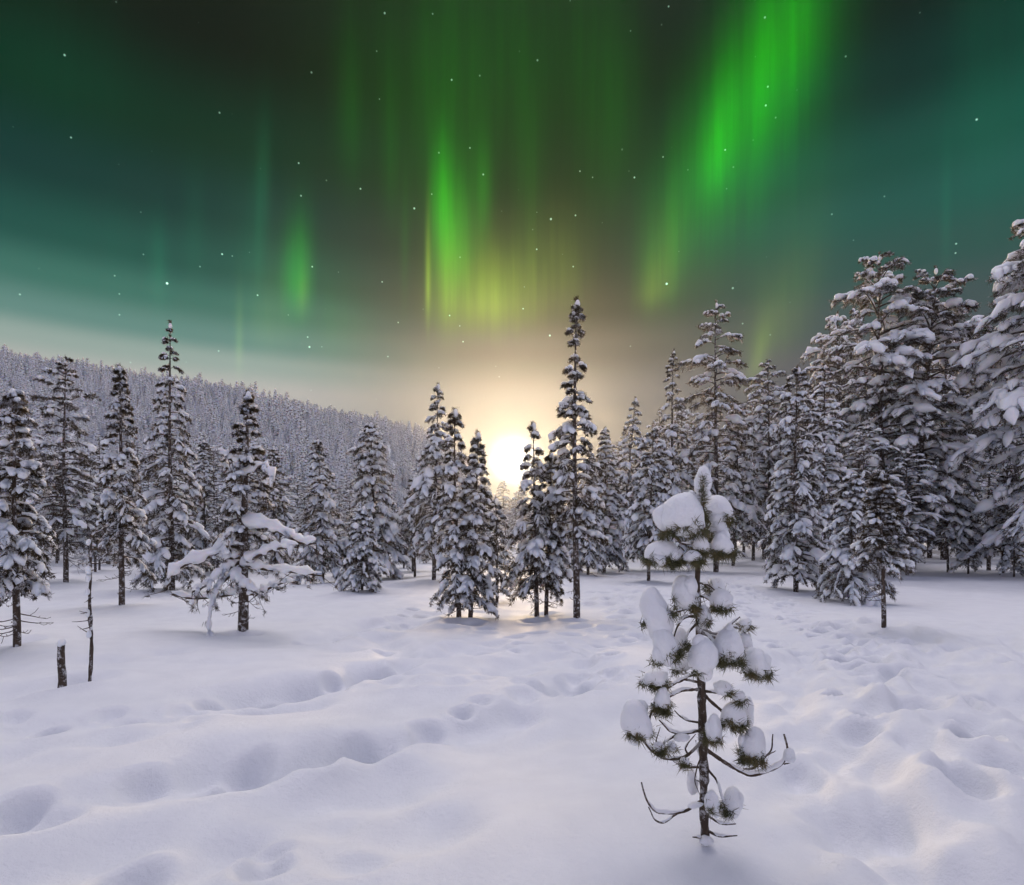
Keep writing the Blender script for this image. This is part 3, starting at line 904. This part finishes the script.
boughs = [  # polylines on the enlargement, start radius px, depth at tip (m, negative towards the viewer)
    ([(268, 40), (285, 42), (303, 48), (322, 66)], 1.5, -.05), ([(270, 78), (290, 84), (312, 100), (338, 112)], 1.6, -.08),
    ([(266, 145), (240, 140), (218, 150), (203, 175), (192, 215)], 1.9, -.12), ([(264, 165), (240, 190), (226, 225), (215, 250)], 1.6, .08),
    ([(266, 120), (235, 118), (205, 128), (165, 140)], 1.6, -.15),
    ([(278, 178), (318, 196), (345, 190), (374, 163), (396, 144)], 2.1, .05), ([(352, 186), (378, 172), (408, 182), (425, 215)], 1.4, .05),
    ([(276, 185), (300, 200), (326, 236), (352, 268)], 1.7, -.15), ([(276, 190), (330, 210), (395, 235), (440, 290)], 1.9, -.05),
    ([(276, 345), (225, 330), (190, 352), (160, 372), (135, 350)], 1.8, -.05), ([(272, 322), (240, 322), (212, 345), (170, 340)], 1.5, .1),
    ([(276, 366), (225, 364), (180, 386), (128, 430), (104, 490)], 2.1, -.12), ([(180, 388), (150, 412), (140, 440)], 1.3, -.14),
    ([(288, 370), (330, 374), (372, 390), (395, 400)], 1.8, -.1), ([(290, 382), (338, 428), (375, 460), (405, 512), (432, 572)], 2.2, -.1),
    ([(274, 467), (236, 460), (212, 445), (197, 428)], 1.5, .05), ([(276, 490), (226, 502), (182, 496), (150, 458)], 1.9, -.1),
    ([(278, 530), (226, 574), (170, 580), (126, 552), (92, 508), (100, 495)], 2.1, -.18), ([(200, 505), (176, 520), (150, 545), (146, 552)], 1.4, -.12),
    ([(150, 540), (140, 520), (153, 480)], 1.1, -.16), ([(278, 604), (232, 602), (200, 588), (185, 575)], 1.6, .08),
    ([(236, 560), (228, 545), (243, 520), (262, 500)], 1.2, -.1),
    ([(290, 545), (340, 580), (388, 612), (430, 628), (490, 614), (532, 588), (546, 548), (530, 503)], 2.7, -.2),
    ([(405, 610), (442, 604), (466, 578), (496, 552), (497, 500)], 1.7, -.18), ([(478, 566), (506, 552)], 1.1, -.2), ([(532, 592), (552, 590)], 1.0, -.2),
    ([(286, 700), (240, 732), (190, 746), (140, 740), (112, 706), (97, 648)], 2.2, -.15), ([(205, 742), (188, 756), (160, 776), (135, 762), (117, 724)], 1.6, -.18),
    ([(290, 600), (326, 640), (342, 692), (352, 730)], 1.7, -.1), ([(296, 750), (336, 775), (384, 775)], 1.6, -.08),
    ([(296, 796), (338, 815), (388, 811)], 1.7, -.12), ([(290, 815), (270, 818), (253, 816)], 1.6, -.08), ([(282, 596), (268, 555), (262, 520)], 1.2, .08),
    ([(290, 480), (303, 500), (316, 520)], 1.4, -.1), ([(284, 650), (262, 640), (246, 615)], 1.2, .1),
    ([(280, 560), (255, 640), (275, 690)], 1.0, -.06), ([(290, 690), (312, 700), (325, 735)], 1.4, -.1),
]
# upper boughs, straight on the photo's columns and rows
boughs_px = [([(701, 512), (690, 516), (678, 530), (672, 540)], 1.6, -.08), ([(702, 510), (714, 512), (724, 520)], 1.5, .03),
             ([(699, 540), (688, 545), (676, 541)], 1.5, -.1), ([(698, 556), (684, 563), (668, 564), (655, 562)], 1.6, -.05),
             ([(699, 545), (712, 546), (724, 553)], 1.5, -.06), ([(700, 528), (712, 532), (722, 538)], 1.4, .06), ([(698, 560), (696, 556), (690, 552)], 1.2, -.12),
             ([(698, 548), (704, 552), (706, 560)], 1.2, -.1)]
ALL = [([Z1(*p) for p in pts], r, d) for pts, r, d in boughs] + boughs_px
for pts, r, dep in ALL:
    n = len(pts)
    P = np.array([spt(a, b_, dep * (q_ / (n - 1)) ** .9) for q_, (a, b_) in enumerate(pts)])
    m = 8 * n
    tt = np.linspace(0, n - 1, m)
    P = np.stack([np.interp(tt, np.arange(n), P[:, c]) for c in range(3)], -1)
    for _ in range(10): P[1:-1] = (P[:-2] + 2 * P[1:-1] + P[2:]) / 4
    P += wob(P, 22, r) * .0025
    u = np.linspace(0, 1, m)
    gg = Geo(); gg.tubes(P, .8 * r * SM * (1 - .6 * u) * (1 + .08 * rs_.normal(size=m)), 8)
    br = link('branch', gg.mesh('sapling_branch', M_TWIG), root)
    # a thin line of snow caught on top of the bough
    sg = Geo(); a0 = rs_.uniform(.05, .3); a1 = rs_.uniform(.55, .95); idx = np.where((u > a0) & (u < a1))[0]
    if len(idx) > 6 and r > 1.15:
        uu = np.linspace(0, 1, len(idx))
        rad = r * SM * .95 * np.maximum(.05, np.sin(np.pi * uu) ** .5) * (1 + .35 * np.sin(uu * 23 + r * 9) * np.sin(uu * 11))
        sg.tubes(P[idx] + np.array([0, 0, r * SM * .85]), rad, 8, zs=.9, lump=(.002, 60))
        link('snow_line', sg.mesh('sapling_snow_line', M_SNOW_NEAR), br)

# snow balls: (px, py, width, height, depth offset m, needle side x, needle side y (down = 1), needles)
clumps = [
    (703, 482, 16, 30, .0, 0, 0, 0), (682, 517, 42, 47, -.02, .1, 1, 70), (693, 508, 22, 30, .02, .3, .7, 14), (716.5, 510, 30, 27, .06, -.2, 1, 26), (724, 518, 14, 16, .05, 0, 1, 6),
    (718, 531, 18, 24, .03, -.1, 1, 26), (721.5, 546, 21, 25, -.05, 0, 1, 36), (661, 553, 30, 23, -.03, .2, 1, 52), (673, 557, 16, 14, -.06, .0, 1, 24),
    (701, 545, 13, 19, -.07, -.1, 1, 18), (693, 557, 16, 12, -.10, .1, 1, 22), (684, 594, 24, 38, -.05, .5, 1, 30), (657, 614, 27, 46, -.12, 1, .1, 22),
    (666, 647, 22, 39, -.16, 1, .5, 30), (680, 640, 15, 24, .06, .3, .8, 26), (716.5, 588, 18, 22, .02, -1, .2, 14), (722, 601, 19, 22, -.07, -.1, 1, 26),
    (704.5, 618, 12, 23, -.06, -.4, .4, 6), (702.8, 658, 26, 38, -.16, .2, 1, 4), (744, 624, 13, 13, .05, -.3, .8, 8), (728, 648, 26, 37, -.12, 0, 1, 44),
    (745, 644, 13, 24, .04, .1, 1, 10), (756.5, 665, 25, 29, -.06, .1, 1, 36), (655, 679, 23, 17, -.05, .1, 1, 40), (723, 688, 16, 14, -.08, .3, .6, 10),
    (739, 697, 11, 12, -.1, 0, .8, 8), (635.5, 720, 26, 39, -.12, .25, 1, 30), (662, 701, 14, 26, -.10, -.2, 1, 34), (733, 716, 22, 26, -.08, .1, .9, 34),
    (752, 746, 22, 38, -.11, -.5, .9, 44), (714, 730, 15, 32, -.11, -.3, .9, 20), (789.5, 756, 11, 13, -.2, 0, 0, 0), (731, 804, 19, 32, -.06, -.7, .5, 24),
    (713, 803, 13, 25, -.10, .1, .4, 8), (747, 711, 14, 28, .10, 0, 1, 6), (680, 665, 19, 15, .12, 0, 1, 6), (692, 782, 11, 28, .08, 0, 0, 0),
    (682, 738, 15, 7, -.08, 0, 0, 0), (672, 746, 8, 9, -.1, 0, .6, 10), (685, 761, 7, 8, -.1, 0, .8, 14), (659, 747, 11, 9, -.13, 0, .8, 26),
    (706, 840, 12, 8, -.03, 0, 0, 0), (716, 640, 9, 14, .08, 0, 1, 6), (695, 805, 14, 6, -.07, 0, 0, 0),
]
v3, f3 = ICO[3]
for k, (px, py, w_, h_, dy, nx_, ny_, nn) in enumerate(clumps):
    c = spt(px, py, dy)
    rx, rz = w_ * SM * .53, h_ * SM * .53
    ry = (rx + min(rx, rz)) * .48
    V = v3.copy()
    sq = 1 + .12 * V[:, 2]                                  # a touch wider below the crown of the ball
    V = V * np.array([rx, ry, rz]); V[:, 0] /= sq; V[:, 1] /= sq
    low = np.minimum(0, V[:, 2] / rz + .35)                # flattened, slightly ragged underside
    V[:, 2] -= low * rz * .45 * (1 if ny_ > .6 else .3)
    rk = np.random.default_rng(300 + k)
    for _l in range(7):
        dl = unit(rk.normal(size=3)); al = rk.uniform(-.16, .20); kl = rk.uniform(3, 9)
        V *= (1 + al * np.exp(kl * (v3 @ dl - 1)))[:, None]
    V += wob(V, 1.0 / max(rx, .02), k * 3.1) * rx * .10 + wob(V, 3.0 / max(rx, .02), k) * rx * .045
    under = np.clip(.15 - v3[:, 2:3], 0, 1)                # crumbly underside where the needles hold it
    V += wob(V, 150, k) * .0014 + wob(V, 7.0 / max(rx, .02), k) * rx * .09 * under
    V[:, 0] += (nx_ * .25 + rk.uniform(-.15, .15)) * (V[:, 2] / rz) * -rx      # slumped to one side
    sg = Geo(); sg.add(V + c, f3)
    for _l in range(2 if rx > .05 else 1):                 # smaller lumps grown into the big one
        ds = unit(rk.normal(size=3) * np.array([1, .6, .9])); rs2 = rk.uniform(.34, .6)
        V2 = v3 * np.array([rx, ry, rz]) * rs2
        V2 += wob(V2, 2.0 / max(rx, .02), k + 5.0 * _l) * rx * .09
        sg.add(V2 + c + ds * np.array([rx, ry, rz]) * (1.02 - .55 * rs2), f3)
    cl = link('snow_clump', sg.mesh('sapling_snow', M_SNOW_NEAR), root)
    if nn:
        ng = Geo()
        a = unit(np.array([nx_, -.15, -ny_]))
        n_sp = max(4, nn // 3)
        p0 = c + np.stack([rs_.uniform(-.8, .8, n_sp) * rx * (1 if abs(nx_) < .7 else .35), rs_.uniform(-1.0, .5, n_sp) * ry * .9, rs_.uniform(-.2, .35, n_sp) * rz * .5], -1)
        p0 += np.array([nx_ * rx * .72, -.2 * ry, -ny_ * rz * .62])
        if nn > 12:                                        # shoots showing round the rim of the ball
            an = rs_.uniform(0, 2 * math.pi, n_sp // 2 + 1)
            p0 = np.concatenate([p0, c + np.stack([np.cos(an) * rx * .97, np.sin(an) * ry * .97, -rs_.uniform(.1, .75, len(an)) * rz], -1)])
            n_sp = len(p0)
        ng.tufts(p0, unit(a + rs_.normal(size=p0.shape) * .55), 42, .043, .0037, rs_, spread=1.25)
        # the shoot that carries the needles
        ng.tubes(np.stack([c + (p0 - c) * .35, c + (p0 - c) * .7, p0], 1), np.full((n_sp, 3), .0022), 5)
        link('needle_tuft', ng.mesh('sapling_needles', M_NEEDLE_NEAR, False), cl)
# needles up the leader
ng = Geo()
pl = np.array([spt(703 + .6 * math.sin(q_), 478 + q_ * 2.6, -.035 - .004 * (q_ % 3)) for q_ in range(20)])
ng.tufts(pl, np.tile([[0, -.55, .6]], (20, 1)), 30, .036, .0032, rs_, spread=1.1)
link('needle_tuft', ng.mesh('sapling_leader_needles', M_NEEDLE_NEAR, False), root)
sg = Geo()
for px, py, w_, h_ in ((700, 497, 8, 14), (697, 505, 8, 10), (707, 496, 8, 12)):
    V = v3 * np.array([w_, w_, h_]) * SM * .5
    sg.add(V + wob(V, 40, px) * .004 + spt(px, py, .01), f3)
link('snow_clump', sg.mesh('sapling_leader_snow', M_SNOW_NEAR), root)

# ------------------------------------------------------------------ the stands of trees farther back
rb = np.random.default_rng(99)
variants = []
for k in range(8):
    prof = ['spire', 'column', 'slim', 'pine'][k % 4]
    gs = tree_geo(8.0, 1.25 if k % 4 != 3 else 1.5, 500 + k, prof=prof, cb=.14, nb=85, clump=1.25, droop=.9, lod=.5, tw=4, snow=.95 if k % 3 else .75)
    variants.append([gg.mesh(pn, m, pn != 'crown') for (pn, m), gg in zip(PARTS[:4], gs)])


def keep_clear(px, y):
    if 386 < px < 402 and y < 70: return True
    if 590 < px < 745 and y < 32: return True
    if 745 < px < 790 and y < 30: return True
    return False


BACK = {
    'left': ('snowy conifer in the dense stand behind the left front trees, below the forested hill', 'conifers in the left stand'),
    'mid': ('sunlit hazy conifer in the far row below the sun', 'conifers below the sun'),
    'right': ('snowy conifer in the dark stand behind the right front pines and trail', 'conifers in the right stand'),
}
placed = [np.array([*base_at(t_[2], t_[3])[:2]]) for t_ in TREES]
count = 0
tries = 0
while count < 230 and tries < 6000:
    tries += 1
    px = rb.uniform(-40, 1064)
    y = 23 + (20 if px < 440 else 80) * rb.random() ** 1.35
    if keep_clear(px, y): continue
    x = (px - CX) / F * y
    if min(np.hypot(*(np.array([x, y]) - p)) for p in placed) < 1.5 + .012 * y: continue
    z = float(ground_z(x, y))
    if px < 420: top = np.interp(px, [0, 200, 420], [432, 452, 486]) + rb.normal(0, 16); key = 'left'
    elif px < 590: top = np.interp(px, [420, 470, 500, 530, 550, 590], [488, 492, 492, 490, 484, 476]) + rb.normal(0, 6); key = 'mid'
    else: top = np.interp(px, [590, 640, 720, 850, 1064], [470, 440, 425, 400, 380]) + rb.normal(0, 20); key = 'right'
    if px > 835 and y > 33: top = rb.uniform(300, 350)
    if y < 34: top = top + 25
    H = (HY - top) / F * y + CAMZ - z
    if H < 2.2: continue
    H = min(H, 20)
    va = variants[rb.integers(len(variants))]
    lab, grp = BACK[key]
    root = thing('distant_conifer', (x, y, z), lab, 'tree', grp, rb.uniform(0, 6.28))
    k = H / 8.0
    wd = k ** .75 * rb.uniform(.85, 1.2)
    root.scale = (wd, wd, k)
    for (pn, m), me in zip(PARTS, va):
        link(pn, me, root)
    placed.append(np.array([x, y])); count += 1

# ------------------------------------------------------------------ forest on the hill: one far-off mass


def far_tree(seed):
    rng = np.random.default_rng(seed)
    gg = Geo()
    n = 34
    t = (np.arange(n) + rng.random(n)) / n
    a = np.arange(n) * 2.4 + rng.uniform(-.4, .4, n)
    L = .16 * (1 - t) ** .8 + .012
    D = np.stack([np.cos(a), np.sin(a), a * 0], -1)
    p = np.stack([a * 0, a * 0, .06 + t * .93], -1)
    mid = p + D * (L * .55)[:, None] + np.array([0, 0, .004]); tip = p + D * L[:, None] - np.array([0, 0, .05]) * (L / .16)[:, None]
    gg.tubes(np.array([[0, 0, -.05], [0, 0, .5], [0, 0, 1.]]), np.array([.012, .008, .001]), 4, m=0)
    r = .056 * (1 - t) ** .5 + .016
    gg.tubes(np.stack([p + D * (L * .15)[:, None], mid + np.array([0, 0, .012]), tip], 1), r[:, None] * np.array([.6, 1.1, .35]) * rng.uniform(.7, 1.25, (n, 1)), 4, zs=.7, m=2)
    gg.tufts(np.concatenate([mid, tip]) - np.array([0, 0, .014]), np.concatenate([D, D]), 2, .05, .022, rng, spread=.9, m=1)
    V, Fs = gg.arrays()
    return V, Fs


FT = [far_tree(700 + k) for k in range(6)]
g = Geo()
rh = np.random.default_rng(8)
cnt = 0
for _ in range(14000):
    y = 34 + 96 * rh.random() ** .8
    x = rh.uniform(-.95 * y - 25, .12 * y)
    if x > -.06 * y and y < 74: continue
    z = float(hill(x, y))
    if z < .8: continue
    H = rh.uniform(1.5, 3.0) * (1.35 if rh.random() < .12 else 1) * (1 + .5 * float(vnoise(x * .09, y * .09, 21)))
    V, Fs = FT[rh.integers(6)]
    an = rh.uniform(0, 6.28); c, s_ = math.cos(an), math.sin(an)
    w_ = H * rh.uniform(.9, 1.6)
    VV = np.stack([(V[:, 0] * c - V[:, 1] * s_) * w_ + x, (V[:, 0] * s_ + V[:, 1] * c) * w_ + y, V[:, 2] * H + z], -1)
    n0 = g.n
    g.v.append(VV); g.n += len(VV)
    for ff, m in Fs: g.f.append((ff + n0, m))
    cnt += 1
    if cnt >= 7500: break
forest = link('hill_forest', g.mesh('hill_forest', [M_BARK, M_NEEDLE, M_SNOW], True))
forest['kind'] = 'stuff'; forest['label'] = 'snow covered conifer forest spreading over the far hillside'; forest['category'] = 'forest'

# ------------------------------------------------------------------ haze
if HAZE_DENSITY > 0:
    bm = Geo()
    x0, x1, y0, y1, z0, z1 = -187, 137, -42, 144, -3, 56
    bm.add([(x0, y0, z0), (x1, y0, z0), (x1, y1, z0), (x0, y1, z0), (x0, y0, z1), (x1, y0, z1), (x1, y1, z1), (x0, y1, z1)],
           [(0, 3, 2, 1), (4, 5, 6, 7), (0, 1, 5, 4), (1, 2, 6, 5), (2, 3, 7, 6), (3, 0, 4, 7)])
    mh = bpy.data.materials.new('haze'); mh.use_nodes = True
    mh.node_tree.nodes.clear()
    pv = mh.node_tree.nodes.new('ShaderNodeVolumePrincipled')
    pv.inputs['Color'].default_value = (.95, .95, .95, 1)
    pv.inputs['Density'].default_value = HAZE_DENSITY
    pv.inputs['Anisotropy'].default_value = HAZE_G
    om = mh.node_tree.nodes.new('ShaderNodeOutputMaterial')
    mh.node_tree.links.new(pv.outputs[0], om.inputs['Volume'])
    haze = link('haze', bm.mesh('haze', mh, False))
    haze['kind'] = 'stuff'
